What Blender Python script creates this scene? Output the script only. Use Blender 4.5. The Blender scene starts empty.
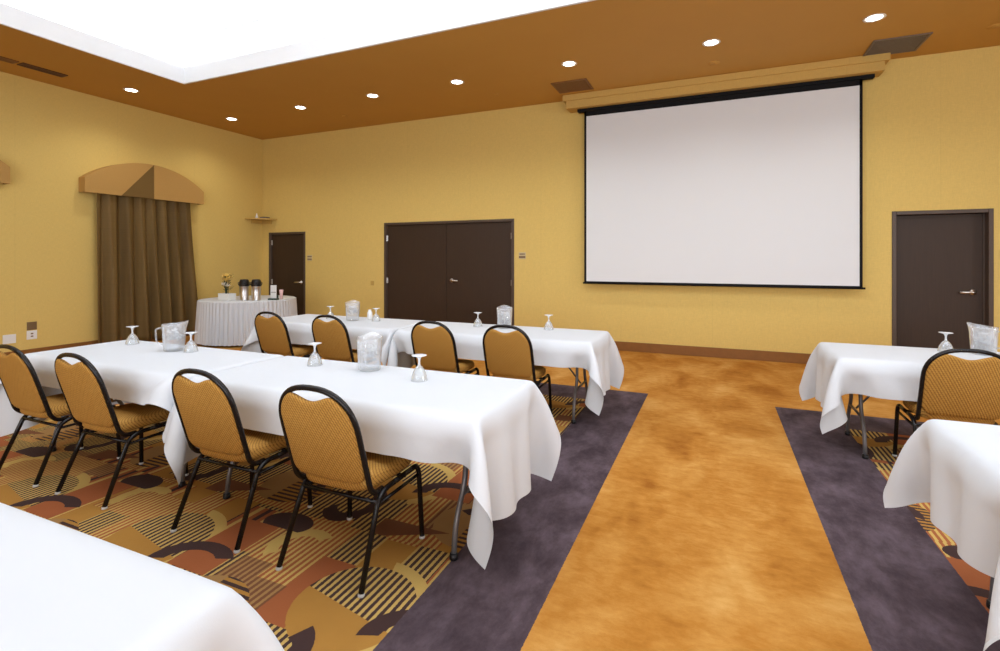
import bpy, bmesh, math, random
import numpy as np
from mathutils import Vector, Matrix
random.seed(7); np.random.seed(7)
SC = bpy.context.scene
COL = SC.collection
PI = math.pi

# ------------------------------------------------------------------ numbers of the room
XL, YF, ZC = -9.4, 8.27, 4.174       # left wall, screen wall, lower ceiling
XR, YB = 9.25, -6.0
TX0, TX1, TY0, TY1 = -7.47, 7.33, -3.2, 5.129   # ceiling tray
TH = 0.765                           # cloth top

# ------------------------------------------------------------------ node helpers
def srgb(r, g, b):
    f = lambda c: (c/255/12.92) if c/255 <= .04045 else ((c/255+.055)/1.055)**2.4
    return (f(r), f(g), f(b), 1)

class NT:
    def __init__(s, name):
        s.m = bpy.data.materials.new(name); s.m.use_nodes = True
        s.t = s.m.node_tree; s.t.nodes.clear()
        s.out = s.t.nodes.new('ShaderNodeOutputMaterial')
    def n(s, typ, **k):
        x = s.t.nodes.new(typ)
        for a, b in k.items(): setattr(x, a, b)
        return x
    def put(s, sock, v):
        if v is None: return
        if isinstance(v, bpy.types.NodeSocket): s.t.links.new(v, sock)
        else: sock.default_value = v
    def math(s, op, a, b=None, c=None, clamp=False):
        x = s.n('ShaderNodeMath', operation=op, use_clamp=clamp)
        s.put(x.inputs[0], a); s.put(x.inputs[1], b); s.put(x.inputs[2], c)
        return x.outputs[0]
    def mix(s, f, a, b, mode='MIX'):
        x = s.n('ShaderNodeMix', data_type='RGBA', blend_type=mode)
        s.put(x.inputs[0], f); s.put(x.inputs[6], a); s.put(x.inputs[7], b)
        return x.outputs[2]
    def coord(s, kind='Object'):
        return s.n('ShaderNodeTexCoord').outputs[kind]
    def xyz(s, v):
        x = s.n('ShaderNodeSeparateXYZ'); s.put(x.inputs[0], v); return x.outputs
    def vec(s, a, b, c=0.0):
        x = s.n('ShaderNodeCombineXYZ')
        for i, q in enumerate((a, b, c)): s.put(x.inputs[i], q)
        return x.outputs[0]
    def noise(s, v, scale, detail=3, rough=.55, dist=0.0):
        x = s.n('ShaderNodeTexNoise'); s.put(x.inputs['Vector'], v)
        x.inputs['Scale'].default_value = scale; x.inputs['Detail'].default_value = detail
        x.inputs['Roughness'].default_value = rough; x.inputs['Distortion'].default_value = dist
        return x.outputs[0]
    def mapping(s, v, sc=(1, 1, 1), rot=(0, 0, 0), loc=(0, 0, 0)):
        x = s.n('ShaderNodeMapping'); s.put(x.inputs[0], v)
        x.inputs['Scale'].default_value = sc; x.inputs['Rotation'].default_value = rot
        x.inputs['Location'].default_value = loc
        return x.outputs[0]
    def ramp(s, f, stops):
        x = s.n('ShaderNodeValToRGB'); s.put(x.inputs[0], f); r = x.color_ramp
        while len(r.elements) < len(stops): r.elements.new(.5)
        for e, (p, c) in zip(r.elements, stops): e.position = p; e.color = c
        return x.outputs[0]
    def bump(s, h, strength=.3, dist=.01):
        x = s.n('ShaderNodeBump'); s.put(x.inputs['Height'], h)
        x.inputs['Strength'].default_value = strength; x.inputs['Distance'].default_value = dist
        return x.outputs[0]
    def principled(s, color, rough=.6, metal=0.0, normal=None, spec=.5, **k):
        x = s.n('ShaderNodeBsdfPrincipled')
        s.put(x.inputs['Base Color'], color); s.put(x.inputs['Roughness'], rough)
        s.put(x.inputs['Metallic'], metal); x.inputs['Specular IOR Level'].default_value = spec
        if normal is not None: s.put(x.inputs['Normal'], normal)
        for a, b in k.items(): s.put(x.inputs[a.replace('_', ' ')], b)
        s.t.links.new(x.outputs[0], s.out.inputs[0])
        return x

def simple(name, c, rough=.6, metal=0.0, var=.06, scale=30, spec=.5):
    t = NT(name); v = t.noise(t.coord(), scale, 2)
    dark = tuple(x*(1-var) for x in c[:3])+(1,); lite = tuple(min(1, x*(1+var)) for x in c[:3])+(1,)
    t.principled(t.mix(v, dark, lite), rough, metal, spec=spec)
    return t.m

M = {}
# wall fabric
def wall_mat(name, c, bumpy=.12):
    t = NT(name); co = t.coord()
    a = t.noise(t.mapping(co, (60, 60, 6)), 3, 3)
    b = t.noise(t.mapping(co, (5, 5, 70)), 4, 2)
    f = t.math('ADD', t.math('MULTIPLY', a, .5), t.math('MULTIPLY', b, .5))
    x = t.xyz(co)
    # faint vertical seams of the wall covering
    sm = t.math('LESS_THAN', t.math('FRACT', t.math('DIVIDE', t.math('ADD', x[0], x[1]), 1.37)), .006)
    col = t.ramp(f, [(.3, tuple(q*.9 for q in c[:3])+(1,)), (.7, tuple(q*1.08 for q in c[:3])+(1,))])
    col = t.mix(t.math('MULTIPLY', sm, .07), col, (.2, .13, .04, 1))
    t.principled(col, .8, normal=t.bump(f, bumpy, .002), spec=.25)
    return t.m
M['wall'] = wall_mat('wall_covering', (.71, .515, .16, 1))
M['housing'] = wall_mat('housing_gold', (.60, .385, .11, 1), .05)  # wall covering recoloured a darker, more orange gold
M['ceil'] = simple('ceiling_paint', (.57, .31, .07, 1), .75, var=.03, scale=2, spec=.25)
M['tray'] = simple('tray_paint', (.86, .87, .88, 1), .8, var=.01)
M['base'] = simple('baseboard_wood', srgb(132, 84, 30), .55, var=.15, scale=12)
def wood(name, c1, c2, rough=.42):
    t = NT(name); co = t.coord()
    g = t.noise(t.mapping(co, (26, 26, 1.2)), 2.2, 5, .65, .6)
    t.principled(t.mix(g, c1, c2), rough, normal=t.bump(g, .08, .002), spec=.35)
    return t.m
M['door'] = wood('dark_door_wood', srgb(48, 34, 24), srgb(66, 48, 35), .5)
M['frame'] = simple('door_frame_paint', srgb(78, 63, 52), .45, var=.04)
M['chrome'] = simple('brushed_steel', (.72, .71, .69, 1), .28, 1.0, .04)
M['steel'] = simple('airpot_steel', (.62, .61, .6, 1), .3, 1.0, .04)
M['black_plastic'] = simple('black_plastic', (.008, .007, .008, 1), .35, spec=.35)
M['black_metal'] = simple('black_tube_enamel', (.010, .0075, .007, 1), .26, 0.0, .3, 60, .3)
M['leg_grey'] = simple('grey_leg_enamel', (.16, .15, .15, 1), .35, .3)
M['screen'] = simple('screen_fabric', (.74, .765, .79, 1), .9, var=.006, scale=1, spec=.1)
M['screen_black'] = simple('screen_border', (.008, .008, .009, 1), .7, spec=.15)
M['white_plastic'] = simple('white_plastic', (.8, .8, .78, 1), .4, var=.02)
M['grille_grey'] = simple('grey_grille', srgb(112, 100, 90), .5)
M['grille_brown'] = simple('brown_grille', srgb(128, 86, 44), .5)
M['grille_dark'] = simple('dark_grille', srgb(84, 48, 30), .5)
M['tan'] = simple('tan_plate', srgb(196, 160, 84), .5)
M['plate'] = simple('sign_plate', srgb(196, 178, 140), .4)
M['plate_dark'] = simple('sign_stripe', srgb(120, 96, 66), .4)
M['green_dark'] = simple('dark_leaf', srgb(52, 66, 40), .6, var=.3)
M['teal_dark'] = simple('dark_teal_rack', srgb(38, 62, 56), .4)
M['petal_yellow'] = simple('yellow_petal', srgb(250, 218, 128), .6)
M['petal_white'] = simple('white_petal', srgb(246, 240, 225), .6)
M['pink'] = simple('pink_paper', srgb(238, 196, 196), .6)
M['table_top'] = simple('table_laminate', srgb(170, 150, 120), .5)
M['valance_gold'] = None
def fabric_plain(name, c, sc=90):
    t = NT(name); co = t.coord()
    w = t.noise(t.mapping(co, (1, 1, 3)), sc, 2)
    t.principled(t.mix(w, tuple(q*.86 for q in c[:3])+(1,), tuple(min(1, q*1.1) for q in c[:3])+(1,)), .85, normal=t.bump(w, .2, .003), spec=.2)
    return t.m
M['valance_gold'] = fabric_plain('valance_gold_fabric', srgb(186, 146, 84))
M['valance_brown'] = fabric_plain('valance_brown_fabric', srgb(118, 92, 50))
def curtain_mat():
    t = NT('curtain_fabric'); co = t.coord(); x = t.xyz(co)
    st = t.noise(t.mapping(co, (1, 1, .03)), 9, 1)
    hb = t.noise(t.mapping(co, (.2, .2, 60)), 3, 2)
    f = t.math('ADD', t.math('MULTIPLY', st, .75), t.math('MULTIPLY', hb, .25))
    col = t.ramp(f, [(.3, srgb(92, 70, 34)), (.5, srgb(108, 84, 42)), (.7, srgb(124, 98, 54))])
    t.principled(col, .7, normal=t.bump(hb, .1, .003), spec=.35)
    return t.m
M['curtain'] = curtain_mat()
def cloth_mat(name, c=(.665, .685, .71, 1)):
    t = NT(name); co = t.coord()
    w = t.noise(co, 2.2, 4, .5, .4); fine = t.noise(co, 260, 1)
    h = t.math('ADD', w, t.math('MULTIPLY', fine, .012))
    t.principled(t.mix(w, tuple(q*.985 for q in c[:3])+(1,), c), .85, normal=t.bump(h, .38, .03), spec=.2)
    return t.m
M['cloth'] = cloth_mat('white_table_linen')
M['skirt'] = cloth_mat('white_skirt_linen', (.66, .675, .70, 1))

def chair_fabric():
    t = NT('gold_patterned_upholstery'); co = t.coord('Object'); x = t.xyz(co)
    # diagonal chain weave: two crossing families of short lines
    u = t.math('MULTIPLY', t.math('ADD', x[0], t.math('MULTIPLY', t.math('ADD', x[1], x[2]), .72)), 62)
    w = t.math('MULTIPLY', t.math('SUBTRACT', t.math('MULTIPLY', x[0], .9), t.math('ADD', x[1], x[2])), 62)
    zig = t.math('ADD', u, t.math('MULTIPLY', t.math('PINGPONG', w, .5), .55))
    l = t.math('PINGPONG', zig, .5)
    line = t.math('MULTIPLY', t.math('SUBTRACT', .2, l), 8, clamp=True)
    l2 = t.math('PINGPONG', t.math('MULTIPLY', w, .5), .5)
    line2 = t.math('MULTIPLY', t.math('SUBTRACT', .12, l2), 6, clamp=True)
    f = t.math('MAXIMUM', line, t.math('MULTIPLY', line2, .5))
    n = t.noise(co, 40, 2)
    base = t.mix(n, srgb(180, 130, 56), srgb(200, 152, 76))
    col = t.mix(t.math('MULTIPLY', f, .8), base, srgb(112, 72, 24))
    t.principled(col, .8, normal=t.bump(t.math('SUBTRACT', 1, f), .35, .002), spec=.25)
    return t.m
M['uph'] = chair_fabric()

def glass_mat(name, white=.12, edge=.75, tint=(.97, .98, .98, 1)):
    t = NT(name)
    lw = t.n('ShaderNodeLayerWeight'); lw.inputs[0].default_value = .35
    f = t.math('MULTIPLY', lw.outputs['Facing'], edge)
    tr = t.n('ShaderNodeBsdfTransparent'); tr.inputs[0].default_value = tint
    gl = t.n('ShaderNodeBsdfGlossy'); gl.inputs['Roughness'].default_value = .08; gl.inputs[0].default_value = (.9, .92, .93, 1)
    m1 = t.n('ShaderNodeMixShader'); t.put(m1.inputs[0], f)
    t.t.links.new(tr.outputs[0], m1.inputs[1]); t.t.links.new(gl.outputs[0], m1.inputs[2])
    df = t.n('ShaderNodeBsdfDiffuse'); t.put(df.inputs[0], t.mix(t.noise(t.coord(), 60, 2), (.8, .82, .84, 1), (.95, .95, .95, 1)))
    m2 = t.n('ShaderNodeMixShader'); m2.inputs[0].default_value = white
    t.t.links.new(m1.outputs[0], m2.inputs[1]); t.t.links.new(df.outputs[0], m2.inputs[2])
    t.t.links.new(m2.outputs[0], t.out.inputs[0])
    return t.m
M['glass'] = glass_mat('clear_glass', .20, .9)
M['stem'] = glass_mat('thick_glass', .68, .7)
M['pitcher'] = glass_mat('clear_fluted_plastic', .18, .7, (1, 1, 1, 1))
M['ice'] = glass_mat('ice', .3, .8)
M['water'] = glass_mat('water', .08, .3, (.98, .99, 1, 1))
def emis(name, s, c=(1, .97, .9, 1)):
    t = NT(name); e = t.n('ShaderNodeEmission')
    t.put(e.inputs[0], t.mix(t.noise(t.coord(), 3, 1), c, tuple(q*.98 for q in c[:3])+(1,))); e.inputs[1].default_value = s
    t.t.links.new(e.outputs[0], t.out.inputs[0]); return t.m
M['lamp'] = emis('lamp_glow', 14)

# ------------------------------------------------------------------ carpet
def carpet():
    t = NT('patterned_carpet'); co = t.coord(); X, Y, _ = t.xyz(co)
    m = t.math
    fuzz = m('MULTIPLY', m('SUBTRACT', t.noise(co, 90, 2), .5), .007)     # soft pile at the colour joints
    X = m('ADD', X, fuzz); Y = m('ADD', Y, fuzz)
    pile = t.noise(co, 380, 2, .7)
    # gold area with brushed pile marks
    g1 = t.noise(t.mapping(co, (1.3, .8, 1), (0, 0, .5)), 1.9, 3, .5, .5)
    g2 = t.noise(t.mapping(co, (1, 1.8, 1)), 9, 5, .72, .2)
    g = m('ADD', m('MULTIPLY', g1, .66), m('MULTIPLY', g2, .34))
    gold = t.ramp(g, [(.34, srgb(168, 104, 34)), (.46, srgb(194, 130, 52)), (.56, srgb(210, 150, 72)), (.68, srgb(226, 172, 96))])
    # plum border
    p1 = t.noise(t.mapping(co, (1, .6, 1)), 4, 6, .72, .15)
    plum = t.ramp(p1, [(.32, srgb(62, 50, 55)), (.5, srgb(88, 74, 80)), (.7, srgb(118, 102, 110))])
    # ---- pattern, repeated on a shifted block
    PX, PY = 1.31, 1.12
    row = m('FLOOR', m('DIVIDE', Y, PY))
    xs = m('ADD', X, m('MULTIPLY', row, .47))
    u = m('MULTIPLY', m('FRACT', m('DIVIDE', xs, PX)), PX)
    v = m('MULTIPLY', m('FRACT', m('DIVIDE', Y, PY)), PY)
    def rect(x0, x1, y0, y1):
        a = m('MULTIPLY', m('GREATER_THAN', u, x0), m('LESS_THAN', u, x1))
        return m('MULTIPLY', a, m('MULTIPLY', m('GREATER_THAN', v, y0), m('LESS_THAN', v, y1)))
    def dist(cx, cy, ky=1.0):
        dx = m('SUBTRACT', u, cx); dy = m('MULTIPLY', m('SUBTRACT', v, cy), ky)
        return m('SQRT', m('ADD', m('MULTIPLY', dx, dx), m('MULTIPLY', dy, dy)))
    def circ(cx, cy, r, ky=1.0): return m('LESS_THAN', dist(cx, cy, ky), r)
    def ring(cx, cy, r0, r1, ky=1.0):
        d = dist(cx, cy, ky); return m('MULTIPLY', m('GREATER_THAN', d, r0), m('LESS_THAN', d, r1))
    def AND(a, b): return m('MULTIPLY', a, b)
    def half(a, b, c):   # a*u + b*v > c
        return m('GREATER_THAN', m('ADD', m('MULTIPLY', u, a), m('MULTIPLY', v, b)), c)
    def stripes(axis, period, duty):
        return m('LESS_THAN', m('FRACT', m('DIVIDE', axis, period)), duty)
    Cg, Cy, Cr, Cp, Cb, Co = srgb(192, 140, 66), srgb(222, 186, 106), srgb(176, 102, 62), srgb(66, 52, 54), srgb(130, 84, 58), srgb(178, 138, 86)
    sP = stripes(xs, .034, .48); sW = stripes(xs, .066, .5); sY = stripes(Y, .04, .5)
    pat_pg = t.mix(sP, Cp, Cy)                # plum / straw pinstripe
    pat_rg = t.mix(sP, Cr, Cy)                # rust / straw
    pat_bo = t.mix(sP, Cb, Co)
    pat_py = t.mix(sY, Cp, Cg)
    wide = t.mix(sW, Cr, t.mix(stripes(xs, .132, .5), Cy, Cp))
    # base layer: long blocks running toward the screen
    cell = m('FLOOR', m('DIVIDE', xs, .19)); cell2 = m('FLOOR', m('DIVIDE', m('ADD', Y, m('MULTIPLY', cell, .37)), .62))
    wn = t.n('ShaderNodeTexWhiteNoise', noise_dimensions='2D'); t.put(wn.inputs[0], t.vec(cell, cell2))
    r = wn.outputs[0]
    def step(th): return m('GREATER_THAN', r, th)
    c = t.mix(step(.12), Cg, pat_pg)
    c = t.mix(step(.46), c, pat_rg)
    c = t.mix(step(.66), c, Cr)
    c = t.mix(step(.72), c, pat_bo)
    c = t.mix(step(.82), c, Cy)
    c = t.mix(step(.87), c, wide)
    # motifs
    for mask, col in [
        (rect(.05, .52, .06, .40), pat_pg),
        (AND(circ(.34, .62, .27), half(.2, 1, .66)), pat_pg),
        (AND(circ(.34, .62, .27), half(-.2, -1, -.66)), Cg),
        (AND(ring(.34, .62, .27, .33), half(1, .3, .62)), Cy),
        (rect(.60, .86, .50, .96), Cr),
        (AND(ring(.70, .52, .15, .24, 1.2), half(-.4, 1, .30)), Cp),
        (AND(circ(1.02, .30, .25), half(1, 0, .98)), pat_py),
        (AND(circ(1.02, .30, .25), half(-1, 0, -.98)), Co),
        (AND(ring(1.02, .30, .12, .19), half(.5, 1, .84)), Cp),
        (rect(.92, 1.26, .70, .98), pat_rg),
        (AND(ring(1.10, .86, .10, .17), half(-1, .8, -.40)), Cy),
        (AND(ring(.22, .24, .09, .16, .7), half(1, -.5, .04)), Cp),
        (AND(rect(.50, .98, .0, .16), half(-.5, 1, -.30)), Cb),
        (AND(circ(.86, 1.02, .16, 1.6), half(0, 1, .96)), Cp),
    ]:
        c = t.mix(mask, c, col)
    def band(a, lo, hi): return m('MULTIPLY', m('GREATER_THAN', a, lo), m('LESS_THAN', a, hi))
    inL = AND(band(X, -7.72, -.686), m('LESS_THAN', Y, 5.753))
    inR = AND(band(X, .55, 7.6), m('LESS_THAN', Y, 5.753))
    pl = m('MAXIMUM', inL, inR)
    inL2 = AND(band(X, -7.2, -1.205), m('LESS_THAN', Y, 5.26))
    inR2 = AND(band(X, 1.06, 7.1), m('LESS_THAN', Y, 5.26))
    pt = m('MAXIMUM', inL2, inR2)
    mot = t.noise(co, 7, 4, .7)
    c = t.mix(m('MULTIPLY', mot, .22), c, srgb(120, 74, 34))
    col = t.mix(pl, gold, plum)
    col = t.mix(pt, col, c)
    col = t.mix(m('MULTIPLY', pile, .35), col, (0.02, .012, .008, 1))
    h = m('ADD', m('MULTIPLY', g2, .4), pile)
    t.principled(col, .95, normal=t.bump(h, .35, .006), spec=.1)
    return t.m
M['carpet'] = carpet()

# ------------------------------------------------------------------ mesh helpers
def mesh_obj(name, bm, mat, parent=None, smooth=False, loc=None):
    me = bpy.data.meshes.new(name)
    bmesh.ops.recalc_face_normals(bm, faces=bm.faces)
    bm.to_mesh(me); bm.free()
    for mm in (mat if isinstance(mat, (list, tuple)) else [mat]): me.materials.append(mm)
    if smooth:
        for p in me.polygons: p.use_smooth = True
    o = bpy.data.objects.new(name, me); COL.objects.link(o)
    if parent: o.parent = parent
    if loc: o.location = loc
    return o
def BM(): return bmesh.new()
def box(bm, x0, x1, y0, y1, z0, z1, bev=0, seg=2, mi=0):
    r = bmesh.ops.create_cube(bm, size=1)
    vs = r['verts']
    for v in vs:
        v.co = Vector((x0+(v.co.x+.5)*(x1-x0), y0+(v.co.y+.5)*(y1-y0), z0+(v.co.z+.5)*(z1-z0)))
    fs = set(f for v in vs for f in v.link_faces)
    for f in fs: f.material_index = mi
    if bev:
        es = list(set(e for f in fs for e in f.edges))
        bmesh.ops.bevel(bm, geom=es, offset=bev, segments=seg, affect='EDGES', profile=.5)
def frames(pts, closed=False):
    n = len(pts); T = []
    for i in range(n):
        a = pts[i-1] if (i > 0 or closed) else pts[0]
        b = pts[(i+1) % n] if (i < n-1 or closed) else pts[-1]
        T.append((b-a).normalized())
    up = Vector((0, 0, 1)) if abs(T[0].z) < .9 else Vector((1, 0, 0))
    N = [(up-T[0]*up.dot(T[0])).normalized()]
    for i in range(1, n):
        q = N[-1]-T[i]*N[-1].dot(T[i]); N.append(q.normalized())
    return T, N
def tube(bm, pts, r, seg=10, cap=True):
    pts = [Vector(p) for p in pts]; T, N = frames(pts); rings = []
    for i, p in enumerate(pts):
        B = T[i].cross(N[i]); rr = r[i] if isinstance(r, (list, tuple)) else r
        rings.append([bm.verts.new(p+(N[i]*math.cos(a)+B*math.sin(a))*rr) for a in [2*PI*k/seg for k in range(seg)]])
    for a, b in zip(rings, rings[1:]):
        for k in range(seg):
            bm.faces.new((a[k], a[(k+1) % seg], b[(k+1) % seg], b[k]))
    if cap:
        bm.faces.new(rings[0][::-1]); bm.faces.new(rings[-1])
def fillet(pts, rad, n=6):
    pts = [Vector(p) for p in pts]; out = [pts[0]]
    for i in range(1, len(pts)-1):
        a, b, c = pts[i-1], pts[i], pts[i+1]
        r = min(rad, (a-b).length*.48, (c-b).length*.48)
        p, q = b+(a-b).normalized()*r, b+(c-b).normalized()*r
        for k in range(n+1):
            s = k/n; out.append(p*(1-s)**2+b*2*s*(1-s)+q*s*s)
    out.append(pts[-1]); return out
def lathe(bm, prof, seg=28, c=(0, 0, 0), close=False):
    rings = []
    for r, z in prof:
        if r < 1e-6: rings.append([bm.verts.new((c[0], c[1], c[2]+z))])
        else: rings.append([bm.verts.new((c[0]+r*math.cos(2*PI*k/seg), c[1]+r*math.sin(2*PI*k/seg), c[2]+z)) for k in range(seg)])
    for a, b in zip(rings, rings[1:]):
        for k in range(seg):
            k2 = (k+1) % seg
            if len(a) == 1 and len(b) == 1: continue
            if len(a) == 1: bm.faces.new((a[0], b[k2], b[k]))
            elif len(b) == 1: bm.faces.new((a[k], a[k2], b[0]))
            else: bm.faces.new((a[k], a[k2], b[k2], b[k]))
def prism(bm, pts2, d0, d1, axis='y', mi=0):
    """extrude a 2-D outline along an axis; outline given as (a, z)"""
    mk = {'y': lambda a, z, d: (a, d, z), 'x': lambda a, z, d: (d, a, z), 'z': lambda a, z, d: (a, z, d)}[axis]
    A = [bm.verts.new(mk(a, z, d0)) for a, z in pts2]; B = [bm.verts.new(mk(a, z, d1)) for a, z in pts2]
    fs = [bm.faces.new(A), bm.faces.new(B[::-1])]
    n = len(A)
    for k in range(n): fs.append(bm.faces.new((A[k], B[k], B[(k+1) % n], A[(k+1) % n])))
    for f in fs: f.material_index = mi
def tag(o, label, cat, group=None, kind=None):
    if label: o['label'] = label
    if cat: o['category'] = cat
    if group: o['group'] = group
    if kind: o['kind'] = kind
    return o
def empty(name, loc, rz=0.0):
    o = bpy.data.objects.new(name, None); COL.objects.link(o); o.empty_display_size = .1
    o.location = loc; o.rotation_euler = (0, 0, rz); return o
def dup(root, loc, rz=0.0):
    def cp(o, par):
        c = o.copy(); COL.objects.link(c)
        if par: c.parent = par
        for ch in o.children: cp(ch, c)
        return c
    r = cp(root, None); r.location = loc; r.rotation_euler = (0, 0, rz); return r
def struct(name, bm, mat, label, cat, parent=None):
    o = mesh_obj(name, bm, mat, parent); tag(o, label, cat, kind='structure'); return o

# ------------------------------------------------------------------ room shell
bm = BM(); box(bm, XL-.2, XR+.2, YB-.2, YF+.35, -.1, 0)
struct('floor', bm, M['carpet'], 'wall to wall carpet with gold aisle, plum borders and striped pattern', 'floor')
doors = [(-9.19, -8.126, 2.075), (-6.073, -3.284, 2.205), (2.174, 3.219, 2.13)]
bm = BM()
xs = [XL-.2] + [v for d in doors for v in d[:2]] + [XR+.2]
for i in range(0, len(xs), 2): box(bm, xs[i], xs[i+1], YF, YF+.2, 0, 5.6)
for a, b, h in doors: box(bm, a, b, YF, YF+.2, h, 5.6)
box(bm, XL-.2, XR+.2, YF+.2, YF+.3, 0, 5.6)
struct('wall_front', bm, M['wall'], 'mustard gold wall behind the projection screen with dark doors', 'wall')
bm = BM(); box(bm, XL-.2, XL, YB, YF, 0, 5.6); struct('wall_left', bm, M['wall'], 'mustard gold side wall carrying the curtain and arched valances', 'wall')
bm = BM(); box(bm, XR, XR+.2, YB, YF, 0, 5.6); struct('wall_right', bm, M['wall'], 'mustard gold side wall on the right', 'wall')
bm = BM(); box(bm, XL-.2, XR+.2, YB-.2, YB, 0, 5.6); struct('wall_back', bm, M['wall'], 'mustard gold wall at the back of the room', 'wall')
# baseboards
bm = BM()
for a, b in ((-8.126, -6.073), (-3.284, 2.174), (3.219, XR)): box(bm, a, b, YF-.018, YF, 0, .147, .004, 1)
struct('baseboard_front', bm, M['base'], 'brown wooden baseboard along the wall under the screen', 'baseboard')
bm = BM(); box(bm, XL, XL+.018, YB, YF, 0, .147, .004, 1)
struct('baseboard_left', bm, M['base'], 'brown wooden baseboard along the curtain wall', 'baseboard')
# lower ceiling ring
bm = BM()
e_ = .03
box(bm, XL, TX0-e_, YB, YF, ZC, ZC+.04); box(bm, TX1+e_, XR, YB, YF, ZC, ZC+.04)
box(bm, TX0-e_, TX1+e_, TY1+e_, YF, ZC, ZC+.04); box(bm, TX0-e_, TX1+e_, YB, TY0-e_, ZC, ZC+.04)
struct('ceiling', bm, M['ceil'], 'burnt orange painted lower ceiling around the bright white tray', 'ceiling')
# tray: white lip, ledge, upper walls and top
e = .38
bm = BM(); t_ = .03
for (a, b, c_, d) in ((TX0-t_, TX0, TY0-t_, TY1+t_), (TX1, TX1+t_, TY0-t_, TY1+t_), (TX0, TX1, TY1, TY1+t_), (TX0, TX1, TY0-t_, TY0)):
    box(bm, a, b, c_, d, ZC-.004, ZC+.235)
struct('trim_1', bm, M['tray'], 'white painted lip edging the recessed ceiling tray', 'trim')
bm = BM()
for (a, b, c_, d) in ((TX0-e-.05, TX0-e, TY0-e, TY1+e), (TX1+e, TX1+e+.05, TY0-e, TY1+e), (TX0-e, TX1+e, TY1+e, TY1+e+.05), (TX0-e, TX1+e, TY0-e-.05, TY0-e)):
    box(bm, a, b, c_, d, ZC+.04, 5.3)
box(bm, TX0-e, TX1+e, TY0-e, TY1+e, 5.3, 5.36)
struct('trim_2', bm, M['tray'], 'brightly lit white recessed ceiling tray', 'trim')

# ------------------------------------------------------------------ doors
def lever(name, parent, x, y, z, side):
    bm = BM()
    prof = [(0, 0), (.028, 0), (.03, .004), (.026, .012), (.012, .014), (.011, .05), (0, .05)]
    lathe(bm, prof, 20)
    bmesh.ops.rotate(bm, verts=bm.verts, cent=(0, 0, 0), matrix=Matrix.Rotation(PI/2, 3, 'X'))
    tube(bm, fillet([(0, -.045, 0), (side*.03, -.052, 0), (side*.12, -.05, -.004)], .02), [.011]*9, 10)
    bmesh.ops.scale(bm, verts=bm.verts, vec=(1.25, 1.1, 1.35))
    return mesh_obj(name, bm, M['chrome'], parent, True, (x, y, z))
def door(name, a, b, h, recess, leaves, hinge_sides, handle, label):
    root = empty(name, ((a+b)/2, YF, 0)); tag(root, label, 'door', kind='structure')
    cx = (a+b)/2; w = b-a; f = .05
    bm = BM()
    # frame as one profile: two jambs + head, with a stop step
    box(bm, -w/2, -w/2+f, -.012, .19, 0, h, .004, 1); box(bm, w/2-f, w/2, -.012, .19, 0, h, .004, 1)
    box(bm, -w/2+f+.0005, w/2-f-.0005, -.0115, .19, h-f, h-.001, .004, 1)
    box(bm, -w/2+f, -w/2+f+.014, recess-.016, .19, 0, h-f); box(bm, w/2-f-.014, w/2-f, recess-.016, .19, 0, h-f)
    mesh_obj('door_frame', bm, M['frame'], root)
    x0, x1 = -w/2+f+.003, w/2-f-.003
    lw = (x1-x0)/leaves
    for k in range(leaves):
        bm = BM(); box(bm, x0+k*lw+.003, x0+(k+1)*lw-.003, recess, recess+.045, .008, h-f-.003, .003, 1)
        lf = mesh_obj('door_leaf', bm, M['door'], root)
        if leaves == 1 or k == handle[1]:
            lever('door_handle', lf, handle[0]-cx, recess, handle[2], handle[3])
    for s, zz in hinge_sides:
        bm = BM()
        xx = s*(w/2-f-.004)
        tube(bm, [(xx, recess-.006, zz-.055), (xx, recess-.006, zz+.055)], .013, 8)
        box(bm, min(xx, xx-s*.02), max(xx, xx-s*.02), recess-.004, recess, zz-.05, zz+.05)
        mesh_obj('hinge', bm, M['chrome'], root)
    return root
door('door_1', *doors[0], .03, 1, [(-1, 1.85), (-1, .98), (-1, .22)], (-8.27, 0, .98, -1), 'dark brown door in the far left corner beside the round skirted table')
door('door_2', *doors[1], .03, 2, [(s, z) for s in (-1, 1) for z in (1.9, 1.06, .22)], (-4.56, 1, 1.085, 1), 'wide dark brown double door in the gold wall left of the screen')
door('door_3', *doors[2], .11, 1, [], (3.06, 0, 1.06, -1), 'dark brown single door with deep frame at the right of the screen')

# ------------------------------------------------------------------ projection screen + housing
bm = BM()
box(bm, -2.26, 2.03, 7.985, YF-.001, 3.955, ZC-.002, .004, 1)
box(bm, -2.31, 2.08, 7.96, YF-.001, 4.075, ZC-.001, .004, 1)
o = mesh_obj('screen_housing', bm, M['housing']); tag(o, 'gold box on the ceiling that houses the projection screen', 'housing')
root = empty('projection_screen', (0, 8.12, 0)); tag(root, 'large white pull-down projection screen with thin black border', 'screen')
SX0, SX1, SZ0, SZ1 = -1.985, 1.815, 1.1, 3.93
bm = BM(); box(bm, SX0+.035, SX1-.035, -.002, .002, SZ0+.02, SZ1-.10); mesh_obj('screen_fabric', bm, M['screen'], root)
bm = BM()
box(bm, SX0, SX0+.035, -.0045, .0035, SZ0, SZ1); box(bm, SX1-.035, SX1, -.0045, .0035, SZ0, SZ1)
box(bm, SX0, SX1, -.0045, .0035, SZ1-.10, SZ1); box(bm, SX0, SX1, -.0045, .0035, SZ0, SZ0+.025)
mesh_obj('border', bm, M['screen_black'], root)
bm = BM(); tube(bm, [(SX0-.02, 0, SZ0-.005), (SX1+.03, 0, SZ0-.005)], .014, 10); mesh_obj('weight_bar', bm, M['screen_black'], root, True)
bm = BM(); box(bm, SX0-.11, SX1+.13, -.035, .06, SZ1-.025, 3.955, .008, 2); mesh_obj('roller_case', bm, M['screen_black'], root)

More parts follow.
